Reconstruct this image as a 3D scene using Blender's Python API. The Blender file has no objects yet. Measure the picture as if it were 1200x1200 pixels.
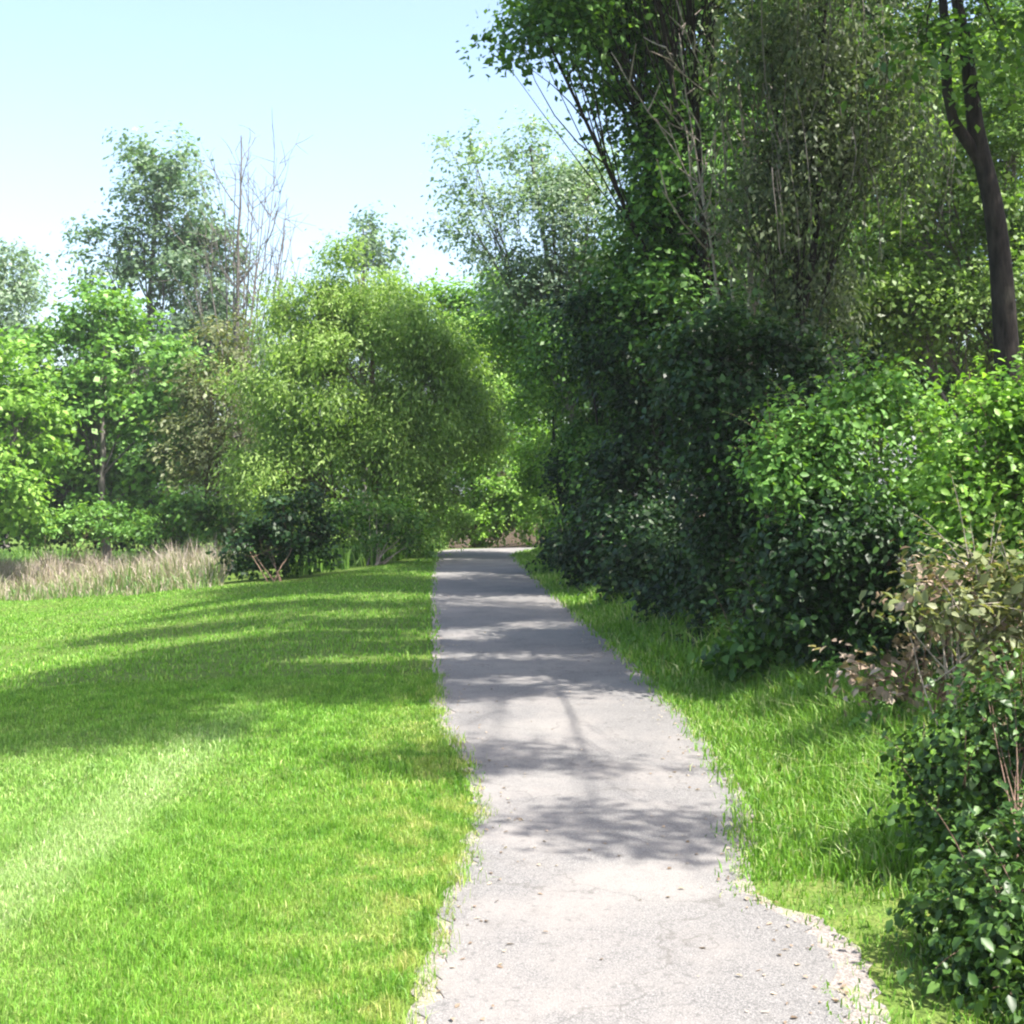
import bpy, math, random
import numpy as np

scene = bpy.context.scene
COL = scene.collection
F = 1448.0            # focal length in photo pixels (1200 px frame)
HOR = 575.0           # horizon row in the photo
EYE = 1.65
PI = math.pi
RA = math.radians


def sm(t):
    t = np.clip(t, 0.0, 1.0)
    return t * t * (3 - 2 * t)


# ------------------------------------------------------------------ path and terrain
PY = np.array([-6, 2.0, 3.8, 4.45, 4.75, 5.1, 5.6, 6.4, 7.5, 8.7, 11, 13.65, 20, 26, 31, 32.5, 33.8, 34.8, 35.6, 36.2])
PL = np.array([-.5, -.32, -.28, -.25, -.23, -.20, -.17, -.12, -.24, -.46, -.64, -.80, -1.25, -1.58, -1.84, -1.92, -1.9, -1.6, 0.2, 4.0])
PR = np.array([.85, .9, 1.0, 1.12, 1.10, .94, 1.04, 1.20, 1.24, 1.25, 1.14, .98, .58, .27, .02, .1, .5, 2.0, 5.0, 9.0])


def path_lr(y):
    return np.interp(y, PY, PL), np.interp(y, PY, PR)


def H(x, y):
    x = np.asarray(x, float)
    y = np.asarray(y, float)
    l, r = path_lr(y)
    tl = np.maximum(l - 0.7 - x, 0)
    tr = np.maximum(x - r - 0.35, 0)
    z = -1.0 * sm((tl - 0.2) / 10.0) + 0.22 * sm(tr / 2.5)
    k = sm(tl / 3) + sm(tr / 3)
    z = z + k * 0.035 * (np.sin(x * 1.1 + y * 0.6) + np.sin(x * 0.5 - y * 0.9 + 1.3))
    return z


def P(px, py, d):
    return np.array([(px - 600.0) / F * d, d, EYE + (HOR - py) / F * d])


def G(px, py):
    """where the ray of a photo pixel meets the terrain"""
    lo, hi = 1.0, 90.0
    for _ in range(50):
        m = (lo + hi) / 2
        p = P(px, py, m)
        if p[2] > H(p[0], p[1]):
            lo = m
        else:
            hi = m
    return P(px, py, lo)


def GB(px, d):
    x = (px - 600.0) / F * d
    return np.array([x, d, float(H(x, d))])


# ------------------------------------------------------------------ mesh plumbing
def mesh_from(name, V, Fc, attrs=None, smooth=False):
    """V (n,3); Fc list of int arrays (m,k) of faces with k corners"""
    me = bpy.data.meshes.new(name)
    V = np.ascontiguousarray(V, dtype=np.float32)
    if not isinstance(Fc, list):
        Fc = [Fc]
    Fc = [f for f in Fc if len(f)]
    idx = np.concatenate([f.ravel() for f in Fc]).astype(np.int32)
    cnt = np.concatenate([np.full(len(f), f.shape[1]) for f in Fc])
    st = np.concatenate([[0], np.cumsum(cnt)[:-1]]).astype(np.int32)
    me.vertices.add(len(V))
    me.vertices.foreach_set('co', V.ravel())
    me.loops.add(len(idx))
    me.loops.foreach_set('vertex_index', idx)
    me.polygons.add(len(cnt))
    me.polygons.foreach_set('loop_start', st)
    if smooth:
        me.polygons.foreach_set('use_smooth', np.ones(len(cnt), bool))
    for k, a in (attrs or {}).items():
        at = me.attributes.new(k, 'FLOAT', 'POINT')
        at.data.foreach_set('value', np.ascontiguousarray(a, dtype=np.float32))
    me.update(calc_edges=True)
    return me


def link(name, me, mat=None, parent=None):
    o = bpy.data.objects.new(name, me)
    COL.objects.link(o)
    if mat:
        me.materials.append(mat)
    if parent:
        o.parent = parent
        o.matrix_parent_inverse.identity()
        o.location = -np.array(parent.location)
    return o


def thing(name, loc, label, cat, group=None):
    o = bpy.data.objects.new(name, None)
    COL.objects.link(o)
    o.location = [float(v) for v in loc]
    o.empty_display_size = 0.2
    o['label'] = label
    o['category'] = cat
    if group:
        o['group'] = group
    return o


class Tubes:
    def __init__(s):
        s.V, s.Q, s.A, s.n = [], [], [], 0

    def add(s, pts, rad, k=6, seed=0):
        pts = np.asarray(pts, float)
        m = len(pts)
        rad = np.asarray(rad, float) * np.ones(m)
        tan = np.gradient(pts, axis=0)
        tan /= np.linalg.norm(tan, axis=1)[:, None] + 1e-9
        ref = np.array([1.0, 0.13, 0.0]) if abs(tan[0, 0]) < 0.8 else np.array([0, 1.0, 0.1])
        a = np.cross(tan, ref)
        a /= np.linalg.norm(a, axis=1)[:, None] + 1e-9
        b = np.cross(tan, a)
        th = np.arange(k) * 2 * PI / k
        ring = (a[:, None, :] * np.cos(th)[None, :, None] + b[:, None, :] * np.sin(th)[None, :, None])
        V = pts[:, None, :] + ring * rad[:, None, None]
        i = np.arange(m - 1)[:, None] * k
        j = np.arange(k)[None, :]
        jn = (j + 1) % k
        Q = np.stack([i + j, i + jn, i + k + jn, i + k + j], -1).reshape(-1, 4) + s.n
        s.V.append(V.reshape(-1, 3))
        s.Q.append(Q)
        s.n += m * k

    def mesh(s, name):
        return mesh_from(name, np.concatenate(s.V), [np.concatenate(s.Q)], smooth=True)


def bez(p0, p1, p2, n):
    t = np.linspace(0, 1, n)[:, None]
    return (1 - t) ** 2 * p0 + 2 * t * (1 - t) * p1 + t * t * p2


def wob(pts, amp, rng):
    q = np.array(pts, float)
    n = len(q)
    w = rng.normal(0, amp, (n, 3))
    w[0] = 0
    w[1:-1] = (w[:-2] + w[1:-1] + w[2:]) / 2
    return q + w


# ------------------------------------------------------------------ materials
def nt_new(name):
    m = bpy.data.materials.new(name)
    m.use_nodes = True
    nt = m.node_tree
    nt.nodes.clear()
    out = nt.nodes.new('ShaderNodeOutputMaterial')
    return m, nt, out


def N(nt, typ, **kw):
    n = nt.nodes.new(typ)
    for k, v in kw.items():
        if k.startswith('i_'):
            key = k[2:]
            key = int(key) if key.isdigit() else key.replace('_', ' ')
            n.inputs[key].default_value = v
        else:
            setattr(n, k, v)
    return n


def ramp(nt, fac, stops):
    r = nt.nodes.new('ShaderNodeValToRGB')
    el = r.color_ramp.elements
    while len(el) < len(stops):
        el.new(0.5)
    for e, (p, c) in zip(el, stops):
        e.position = p
        e.color = (c[0], c[1], c[2], 1)
    nt.links.new(fac, r.inputs[0])
    return r.outputs[0]


def mixc(nt, fac, a, b, mode='MIX'):
    m = nt.nodes.new('ShaderNodeMix')
    m.data_type = 'RGBA'
    m.blend_type = mode
    for s, v in ((m.inputs[0], fac), (m.inputs[6], a), (m.inputs[7], b)):
        if isinstance(v, (int, float)):
            s.default_value = v
        elif isinstance(v, tuple):
            s.default_value = (*v[:3], 1)
        else:
            nt.links.new(v, s)
    return m.outputs[2]


def noise(nt, scale, detail=2.0, vec=None, rough=0.5):
    n = nt.nodes.new('ShaderNodeTexNoise')
    n.inputs['Scale'].default_value = scale
    n.inputs['Detail'].default_value = detail
    n.inputs['Roughness'].default_value = rough
    if vec is None:
        g = nt.nodes.new('ShaderNodeNewGeometry')
        vec = g.outputs['Position']
    nt.links.new(vec, n.inputs['Vector'])
    return n.outputs['Fac']


def maprange(nt, v, a, b, c=0.0, d=1.0):
    m = nt.nodes.new('ShaderNodeMapRange')
    m.interpolation_type = 'SMOOTHSTEP'
    for i, x in zip((1, 2, 3, 4), (a, b, c, d)):
        m.inputs[i].default_value = x
    nt.links.new(v, m.inputs[0])
    return m.outputs[0]


def leaf_mat(name, dark, mid, light, rough=0.5, trans=0.35, tint=1.15, spec=0.4):
    """leaf colours vary leaf to leaf and spray to spray"""
    m, nt, out = nt_new(name)
    a = N(nt, 'ShaderNodeAttribute', attribute_name='rnd')
    c = N(nt, 'ShaderNodeAttribute', attribute_name='crnd')
    mx = nt.nodes.new('ShaderNodeMath')
    mx.operation = 'MULTIPLY_ADD'
    mx.inputs[1].default_value = 0.55
    nt.links.new(a.outputs['Fac'], mx.inputs[0])
    ml = nt.nodes.new('ShaderNodeMath')
    ml.operation = 'MULTIPLY'
    ml.inputs[1].default_value = 0.45
    nt.links.new(c.outputs['Fac'], ml.inputs[0])
    nt.links.new(ml.outputs[0], mx.inputs[2])
    col = ramp(nt, mx.outputs[0], [(0.12, dark), (0.5, mid), (0.9, light)])
    b = N(nt, 'ShaderNodeBsdfPrincipled')
    b.inputs['Roughness'].default_value = rough
    b.inputs['Specular IOR Level'].default_value = spec
    nt.links.new(col, b.inputs['Base Color'])
    t = N(nt, 'ShaderNodeBsdfTranslucent')
    tc = mixc(nt, 1.0, col, (1.25 * tint, 1.35, 0.55), 'MULTIPLY')
    nt.links.new(tc, t.inputs[0])
    mix = N(nt, 'ShaderNodeMixShader')
    mix.inputs[0].default_value = trans
    nt.links.new(b.outputs[0], mix.inputs[1])
    nt.links.new(t.outputs[0], mix.inputs[2])
    nt.links.new(mix.outputs[0], out.inputs[0])
    return m


def bark_mat(name, a, b, scale=9.0):
    m, nt, out = nt_new(name)
    g = nt.nodes.new('ShaderNodeNewGeometry')
    mp = nt.nodes.new('ShaderNodeMapping')
    mp.inputs['Scale'].default_value = (1, 1, 0.22)
    nt.links.new(g.outputs['Position'], mp.inputs[0])
    f = noise(nt, scale * 2.2, 6, mp.outputs[0], 0.65)
    f2 = noise(nt, scale * 0.35, 3)
    c = ramp(nt, f, [(0.32, a), (0.62, b)])
    c = mixc(nt, maprange(nt, f2, 0.5, 0.7, 0, 0.22), c, (0.03, 0.034, 0.022))
    bs = N(nt, 'ShaderNodeBsdfPrincipled')
    bs.inputs['Roughness'].default_value = 0.92
    bs.inputs['Specular IOR Level'].default_value = 0.15
    nt.links.new(c, bs.inputs['Base Color'])
    bp = N(nt, 'ShaderNodeBump')
    bp.inputs['Strength'].default_value = 0.9
    bp.inputs['Distance'].default_value = 0.03
    nt.links.new(f, bp.inputs['Height'])
    nt.links.new(bp.outputs[0], bs.inputs['Normal'])
    nt.links.new(bs.outputs[0], out.inputs[0])
    return m


M = {}
M['bark_dark'] = bark_mat('bark_dark', (0.007, 0.006, 0.005), (0.034, 0.028, 0.024))
M['bark_grey'] = bark_mat('bark_grey', (0.07, 0.062, 0.055), (0.20, 0.18, 0.165))
M['bark_brown'] = bark_mat('bark_brown', (0.07, 0.045, 0.03), (0.22, 0.15, 0.11))
M['twig_pale'] = bark_mat('twig_pale', (0.16, 0.13, 0.11), (0.42, 0.36, 0.31), 14)
M['lf_bright'] = leaf_mat('leaf_bright', (0.05,0.14,0.02), (0.12,0.27,0.045), (0.24,0.42,0.10), trans=0.4)
M['lf_lime'] = leaf_mat('leaf_lime', (0.065,0.16,0.018), (0.16,0.31,0.04), (0.30,0.46,0.09), trans=0.42, tint=0.95)
M['lf_willow'] = leaf_mat('leaf_willow', (0.10,0.18,0.03), (0.21,0.33,0.065), (0.36,0.48,0.15), trans=0.45, tint=0.95)
M['lf_grey'] = leaf_mat('leaf_grey', (0.06,0.115,0.065), (0.14,0.22,0.125), (0.27,0.36,0.23), trans=0.42, tint=0.9)
M['lf_silver'] = leaf_mat('leaf_silver', (0.09,0.15,0.09), (0.20,0.28,0.18), (0.38,0.46,0.35), trans=0.42, tint=0.9)
M['lf_olive'] = leaf_mat('leaf_olive', (0.06, 0.085, 0.03), (0.14, 0.17, 0.065), (0.24, 0.26, 0.13))
M['lf_dark'] = leaf_mat('leaf_dark', (0.006,0.022,0.005), (0.015,0.046,0.009), (0.045,0.11,0.022), rough=0.45, spec=0.3, trans=0.28)  # leaf colour lowered to carry the shade of the right-hand thicket
M['lf_deep'] = leaf_mat('leaf_deep', (0.006,0.018,0.007), (0.013,0.036,0.010), (0.03,0.07,0.02), rough=0.5, spec=0.2, trans=0.2)  # near-black leaves: shade under the canopy put into the colour
M['lf_mid'] = leaf_mat('leaf_mid', (0.026,0.08,0.010), (0.06,0.155,0.02), (0.15,0.29,0.05), rough=0.45, spec=0.3)
M['lf_ivy'] = leaf_mat('leaf_glossy', (0.018,0.048,0.010), (0.045,0.105,0.018), (0.12,0.22,0.045), rough=0.42, trans=0.25, spec=0.3)
M['lf_under'] = leaf_mat('leaf_understory', (0.05, 0.11, 0.016), (0.125, 0.225, 0.035), (0.28, 0.40, 0.09), trans=0.42, tint=0.95)
M['lf_drape'] = leaf_mat('leaf_drape', (0.04, 0.065, 0.03), (0.095, 0.13, 0.06), (0.20, 0.235, 0.13), trans=0.42, tint=0.9)
M['lf_dry'] = leaf_mat('leaf_dry', (0.10,0.07,0.045), (0.27,0.195,0.14), (0.48,0.39,0.31), trans=0.25, tint=1.0)


# ------------------------------------------------------------------ leaves
def unit(v):
    return v / (np.linalg.norm(v, axis=-1, keepdims=True) + 1e-9)


def leaf_geo(pos, nrm, axis, L, W, rnd, crnd, fine=False):
    n = len(pos)
    axis = unit(axis - nrm * np.sum(axis * nrm, -1, keepdims=True))
    side = np.cross(nrm, axis)
    L = L[:, None]
    W = W[:, None]
    if fine:
        b = pos
        tip = pos + axis * L - nrm * L * 0.12
        up = nrm * W * 0.18
        m1 = pos + axis * L * 0.30 - nrm * L * 0.0
        m2 = pos + axis * L * 0.68 - nrm * L * 0.04
        l1 = m1 + side * W * 0.5 + up
        l2 = m2 + side * W * 0.36 + up
        r1 = m1 - side * W * 0.5 + up
        r2 = m2 - side * W * 0.36 + up
        V = np.stack([b, r1, r2, tip, l2, l1, m1 * 0.5 + m2 * 0.5], 1)
        i = np.arange(n)[:, None] * 7
        Q1 = np.concatenate([i + 0, i + 1, i + 2, i + 6], 1)
        Q2 = np.concatenate([i + 6, i + 2, i + 3, i + 4], 1)
        Q3 = np.concatenate([i + 0, i + 6, i + 4, i + 5], 1)
        Fc = np.concatenate([Q1, Q2, Q3])
        k = 7
    else:
        mid = pos + axis * L * 0.45
        V = np.stack([pos, mid - side * W * 0.5 + nrm * W * 0.12, pos + axis * L, mid + side * W * 0.5 + nrm * W * 0.12], 1)
        i = np.arange(n)[:, None] * 4
        Fc = np.concatenate([i, i + 1, i + 2, i + 3], 1)
        k = 4
    return V.reshape(-1, 3), Fc, {'rnd': np.repeat(rnd, k), 'crnd': np.repeat(crnd, k)}


def crown_points(blobs, L, W, lai, cr, rng, hollow=0.45, per=26):
    """spray centres spread through the blobs, more of them near the outside"""
    C = np.array([b[:3] for b in blobs])
    R = np.array([b[3:6] for b in blobs])
    dens = np.array([b[6] if len(b) > 6 else 1.0 for b in blobs])
    area = PI * R[:, 0] * R[:, 2] * dens
    n = int(area.sum() * lai / (L * W * 0.55) / per) + 6
    bi = rng.choice(len(blobs), n, p=area / area.sum())
    u = unit(rng.normal(size=(n, 3)))
    r = hollow + (1 - hollow) * rng.random(n) ** 0.6
    r = r * (1 + rng.normal(0, 0.06, n))
    # most sprays gather on boughs, which leaves dark gaps and a lumpy outline
    nb = 11
    bu = unit(rng.normal(size=(len(blobs), nb, 3)))
    br = rng.uniform(0.5, 1.08, (len(blobs), nb))
    bw = rng.integers(0, nb, n)
    onb = rng.random(n) < 0.86
    loc = bu[bi, bw] * br[bi, bw][:, None] + np.clip(rng.normal(0, 1, (n, 3)), -1.9, 1.9) * np.array([0.185, 0.185, 0.125])
    q = np.where(onb[:, None], loc, u * r[:, None])
    cc = C[bi] + R[bi] * q
    u = unit(np.where(onb[:, None], 0.6 * unit(loc) + 0.8 * unit(loc - 0.8 * bu[bi, bw] * br[bi, bw][:, None]), u))
    return cc, u, bi


def crown_leaves(cc, u, L, W, cr, rng, per=26, up=0.6, droop=0.25, flat=0.6, fine=False, strand=0.0):
    n = len(cc)
    k = np.maximum(3, rng.poisson(per, n))
    ci = np.repeat(np.arange(n), k)
    m = len(ci)
    sc = cr * rng.uniform(0.55, 1.35, n)
    # each spray is stretched along its own outward, drooping direction
    sd = unit(u + rng.normal(0, 0.5, (n, 3)) + np.array([0, 0, -droop]))
    off = np.clip(rng.normal(0, 0.5, (m, 3)), -1.0, 1.0) * sc[ci][:, None]
    off[:, 2] *= flat
    al = np.clip(rng.normal(0, 0.75, m), -1.1, 1.1) * sc[ci]
    off += sd[ci] * al[:, None]
    if strand > 0:
        off[:, 2] -= np.abs(rng.normal(0, strand, m))
    pos = cc[ci] + off
    keep = pos[:, 2] > H(pos[:, 0], pos[:, 1]) + 0.02
    pos, ci, off = pos[keep], ci[keep], off[keep]
    m = len(ci)
    nrm = unit(u[ci] * 0.45 + unit(off) * 0.3 + np.array([0, 0, up]) + rng.normal(0, 0.45, (m, 3)))
    ax = sd[ci] * 0.6 + rng.normal(0, 0.7, (m, 3)) + np.array([0, 0, -droop])
    s = np.clip(np.exp(rng.normal(-0.05, 0.36, m)), 0.4, 1.5)
    crn = rng.random(n)[ci]
    return leaf_geo(pos, nrm, ax, L * s, W * s, rng.random(m), crn, fine)


def px_blob(px, py, rx, ry, d, rd=None, dens=1.0):
    c = P(px, py, d)
    wx, wz = rx / F * d, ry / F * d
    return (c[0], c[1], c[2], wx, rd if rd is not None else (wx + wz) * 0.5, wz, dens)


def plant(name, label, cat, base, blobs, mat, bark, L=0.12, W=0.07, lai=3.0, cr=0.4, seed=1, group=None, trunk_r=0.15,
          trunk=None, stems=1, up=0.6, droop=0.25, flat=0.6, fine=False, hollow=0.45, per=26, strand=0.0, twigs=0.35,
          part=('trunk', 'crown'), bare=0, limb_scale=0.45, limb_lo=0, shoots=0):
    """a tree or shrub: one woody mesh (trunk with its limbs) and one mesh of leaves"""
    rng = np.random.default_rng(seed)
    root = thing(name, base, label, cat, group)
    base = np.asarray(base, float)
    T = Tubes()
    C = np.array([b[:3] for b in blobs])
    R = np.array([b[3:6] for b in blobs])
    top = C[np.argmax(C[:, 2])]
    trunks = []
    for s in range(stems):
        if trunk is not None and s == 0:
            tp = np.asarray(trunk, float)
            # densify
            t0 = np.linspace(0, 1, len(tp))
            t1 = np.linspace(0, 1, 24)
            tp = np.stack([np.interp(t1, t0, tp[:, i]) for i in range(3)], 1)
            for _ in range(2):
                tp[1:-1] = (tp[:-2] + 2 * tp[1:-1] + tp[2:]) / 4
        else:
            b0 = base + (np.array([rng.normal(0, 0.12), rng.normal(0, 0.12), 0]) * (stems > 1) * min(1.5, R.max()))
            tgt = top if stems == 1 else C[rng.integers(len(C))] + rng.normal(0, 0.3, 3) * R.min()
            mid = (b0 + tgt) / 2 + rng.normal(0, 0.07, 3) * np.linalg.norm(tgt - b0)
            mid[2] = (b0[2] + tgt[2]) / 2
            tp = bez(b0 - np.array([0, 0, 0.15]), mid, tgt, 16)
            tp = wob(tp, trunk_r * 0.25, rng)
        rr = trunk_r * (0.6 if stems > 1 else 1.0) * np.linspace(1, 0.08, len(tp)) ** 0.8
        if stems == 1:
            rr[0] *= 1.5
            rr[1] *= 1.15
        T.add(tp, rr, 10 if trunk_r > 0.1 else 7)
        trunks.append((tp, rr))
    cc, u, bi = crown_points(blobs, L, W, lai, cr, rng, hollow, per)
    for i, c in enumerate(C):
        tp, rr = trunks[i % len(trunks)]
        h = base[2] + (c[2] - base[2]) * rng.uniform(0.35, 0.7)
        k = int(np.argmin(np.abs(tp[:, 2] - h)))
        if limb_lo:
            k = int(rng.integers(limb_lo, len(tp)))
        k = min(k, len(tp) - 1 if limb_lo else len(tp) - 3)
        p0 = tp[k]
        if np.linalg.norm(c - p0) < 0.15:
            continue
        m_ = p0 * 0.5 + c * 0.5 + np.array([0, 0, -0.06 * np.linalg.norm(c - p0)])
        lp = wob(bez(p0, m_, c, 10), trunk_r * 0.18, rng)
        lr = max(rr[k] * limb_scale, 0.008) * np.linspace(1, 0.3, 10)
        T.add(lp, lr, 6)
        mine = np.where(bi == i)[0]
        if len(mine):
            pick = rng.choice(mine, min(len(mine), max(2, int(len(mine) * twigs))), replace=False)
            for q in pick[:60]:
                a = lp[rng.integers(4, 10)]
                e = cc[q]
                mm = (a + e) / 2 + rng.normal(0, 0.08, 3) * np.linalg.norm(e - a)
                T.add(bez(a, mm, e, 5), max(lr[-1] * 0.8, 0.004) * np.linspace(1, 0.25, 5), 4)
    V, Fc, A = crown_leaves(cc, u, L, W, cr, rng, per, up, droop, flat, fine, strand)
    if shoots:
        # young shoots that stand out of the leaf mass, leaves set along them
        top_c = np.where(cc[:, 2] > np.quantile(cc[:, 2], 0.35))[0]
        SP, SA, SN, SL = [], [], [], []
        for q in rng.choice(top_c, shoots):
            d_ = unit(u[q] * 0.7 + np.array([0, 0, 0.75]) + rng.normal(0, 0.3, 3))
            ln = rng.uniform(3.5, 10.0) * L
            a = cc[q]
            e = a + d_ * ln + np.array([0, 0, -0.12 * ln])
            pt = bez(a, a + d_ * ln * 0.55 + np.array([0, 0, 0.08 * ln]), e, 9)
            T.add(pt, np.linspace(0.0035, 0.0012, 9), 4)
            for z, t in enumerate(np.linspace(0.15, 1, int(rng.integers(7, 13)))):
                k = t * 8
                p_ = pt[int(k)] if int(k) >= 8 else pt[int(k)] * (1 - k % 1) + pt[int(k) + 1] * (k % 1)
                sd_ = unit(np.cross(d_, rng.normal(size=3)))
                SP.append(p_)
                SA.append(sd_ * 0.9 + d_ * (0.35 + 0.8 * (t > 0.95)))
                SN.append(np.array([0, 0, 0.8]) + rng.normal(0, 0.35, 3))
                SL.append((1.1 - 0.55 * t) * rng.uniform(0.75, 1.15))
        SP, SA, SN, SL = np.array(SP), np.array(SA), unit(np.array(SN)), np.array(SL)
        V2, F2, A2 = leaf_geo(SP, SN, SA, L * SL, W * SL, rng.random(len(SP)), rng.uniform(0.5, 1.0, len(SP)), fine)
        Fc = np.concatenate([Fc, F2 + len(V)])
        A = {k: np.concatenate([A[k], A2[k]]) for k in A}
        V = np.concatenate([V, V2])
    me = T.mesh(part[0])
    link(part[0], me, bark, root)
    zmin = H(V[:, 0], V[:, 1]) + 0.01
    V[:, 2] = np.maximum(V[:, 2], zmin)
    link(part[1], mesh_from(part[1], V, Fc, A), mat, root)
    return root


# ------------------------------------------------------------------ world, sun, camera
SUN_AZ, SUN_EL = 121.0, 57.0
w = bpy.data.worlds.new('World')
scene.world = w
w.use_nodes = True
wn = w.node_tree
wn.nodes.clear()
sky = wn.nodes.new('ShaderNodeTexSky')
sky.sky_type = 'NISHITA'
sky.sun_disc = False
sky.sun_elevation = RA(SUN_EL)
sky.sun_rotation = RA(SUN_AZ)
sky.air_density = 1.0
sky.dust_density = 3.0
sky.ozone_density = 0.25
bg = wn.nodes.new('ShaderNodeBackground')
bg.inputs[1].default_value = 0.15
wo = wn.nodes.new('ShaderNodeOutputWorld')
wn.links.new(sky.outputs[0], bg.inputs[0])
wn.links.new(bg.outputs[0], wo.inputs[0])

sl = bpy.data.lights.new('sun', 'SUN')
sl.energy = 5.0
sl.angle = RA(0.55)
sl.color = (1.0, 0.955, 0.88)
so = bpy.data.objects.new('sun', sl)
COL.objects.link(so)
sv = np.array([math.sin(RA(SUN_AZ)) * math.cos(RA(SUN_EL)), math.cos(RA(SUN_AZ)) * math.cos(RA(SUN_EL)), math.sin(RA(SUN_EL))])
from mathutils import Vector
so.rotation_euler = Vector(sv).to_track_quat('Z', 'Y').to_euler()
so.location = (20, -10, 30)

cam = bpy.data.cameras.new('camera')
cam.sensor_width = 36
cam.lens = F / 1200 * 36
cam.shift_y = -(600 - HOR) / 1200
cam.clip_end = 2000
cam.clip_start = 0.05
co = bpy.data.objects.new('camera', cam)
COL.objects.link(co)
co.location = (0, 0, EYE)
co.rotation_euler = (RA(90), 0, 0)
scene.camera = co

scene.view_settings.view_transform = 'Standard'
scene.view_settings.look = 'None'
scene.view_settings.gamma = 1
scene.view_settings.exposure = 1.5
scene.render.engine = 'CYCLES'
cy = scene.cycles
cy.max_bounces = 7
cy.diffuse_bounces = 4
cy.glossy_bounces = 2
cy.transmission_bounces = 4
cy.transparent_max_bounces = 4
cy.use_denoising = True
cy.sample_clamp_indirect = 6
cy.filter_width = 2.2


# ------------------------------------------------------------------ ground
def axis(segs):
    out = []
    for a, b, s in segs:
        out.append(np.arange(a, b, s))
    out.append([segs[-1][1]])
    return np.concatenate(out)


gx = axis([(-400, -60, 20), (-60, -12, 2), (-12, 8, 0.25), (8, 60, 2), (60, 400, 20)])
gy = axis([(-60, -4, 4), (-4, 20, 0.25), (20, 50, 0.5), (50, 100, 3), (100, 600, 25)])
GX, GY = np.meshgrid(gx, gy)
GZ = H(GX, GY)
nv = np.stack([GX.ravel(), GY.ravel(), GZ.ravel()], 1)
ny, nx = GX.shape
ii = (np.arange(ny - 1)[:, None] * nx + np.arange(nx - 1)[None, :]).ravel()
quads = np.stack([ii, ii + 1, ii + nx + 1, ii + nx], 1)
# verge line on the right: soil and leaf litter beyond it
VY = np.array([-6, 3.8, 4.6, 6.4, 8.5, 9.8, 10.8, 14, 20, 28, 34, 40, 60])
VX = np.array([1.4, 1.5, 1.7, 2.15, 2.5, 2.5, 2.0, 1.8, 1.4, 0.95, 1.0, 5, 5])
# lawn line on the left: rough ground beyond it
LE = [G(-140, 712), G(0, 705), G(130, 699), G(230, 692), G(330, 684), G(420, 670), G(470, 660), G(511, 653)]
LEX = np.array([p[0] for p in LE])
LEY = np.array([p[1] for p in LE])
lawn_far = np.interp(GX.ravel(), LEX, LEY)
soil = sm((GX.ravel() - np.interp(GY.ravel(), VY, VX)) / 0.5)
soil = np.maximum(soil, sm((GY.ravel() - 36) / 0.8) * (GX.ravel() > -4))
gm = mesh_from('ground', nv, quads, {'soil': soil}, smooth=True)

GREEN_D, GREEN_M, GREEN_L = (0.08, 0.20, 0.018), (0.14, 0.32, 0.03), (0.21, 0.40, 0.06)


def lawn_colour(nt):
    """mown lawn: broad mowing tracks along the path, dry flecks and patches"""
    g = nt.nodes.new('ShaderNodeNewGeometry')
    sp = nt.nodes.new('ShaderNodeSeparateXYZ')
    nt.links.new(g.outputs['Position'], sp.inputs[0])
    big = noise(nt, 0.8, 3, g.outputs['Position'])
    med = noise(nt, 5.0, 4, g.outputs['Position'], 0.6)
    base = ramp(nt, med, [(0.3, GREEN_D), (0.5, GREEN_M), (0.72, GREEN_L)])
    base = mixc(nt, maprange(nt, big, 0.45, 0.72, 0, 0.5), base, (0.17, 0.29, 0.05))
    # pale track about two metres left of the camera
    xa = nt.nodes.new('ShaderNodeMath')
    xa.operation = 'MULTIPLY_ADD'
    xa.inputs[1].default_value = 0.22
    xa.inputs[2].default_value = -0.11
    nt.links.new(big, xa.inputs[0])
    xs = nt.nodes.new('ShaderNodeMath')
    nt.links.new(sp.outputs[0], xs.inputs[0])
    nt.links.new(xa.outputs[0], xs.inputs[1])
    st = ramp(nt, maprange(nt, xs.outputs[0], -4.2, -1.0), [(0, (0.25,) * 3), (0.62, (0.35,) * 3), (0.70, (0.85,) * 3), (0.79, (0.8,) * 3), (0.86, (0.12,) * 3), (1, (0,) * 3)])
    near = maprange(nt, sp.outputs[1], 7.2, 10.0, 1.0, 0.1)
    mu = nt.nodes.new('ShaderNodeMath')
    mu.operation = 'MULTIPLY'
    nt.links.new(st, mu.inputs[0])
    nt.links.new(near, mu.inputs[1])
    base = mixc(nt, mu.outputs[0], base, (0.29, 0.44, 0.15))
    # drier, yellower turf beside the path
    dry = nt.nodes.new('ShaderNodeMath')
    dry.operation = 'MULTIPLY'
    nt.links.new(maprange(nt, sp.outputs[0], -1.3, -0.25, 0, 0.75), dry.inputs[0])
    nt.links.new(maprange(nt, med, 0.42, 0.62), dry.inputs[1])
    base = mixc(nt, dry.outputs[0], base, (0.30, 0.36, 0.09))
    return base


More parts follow.
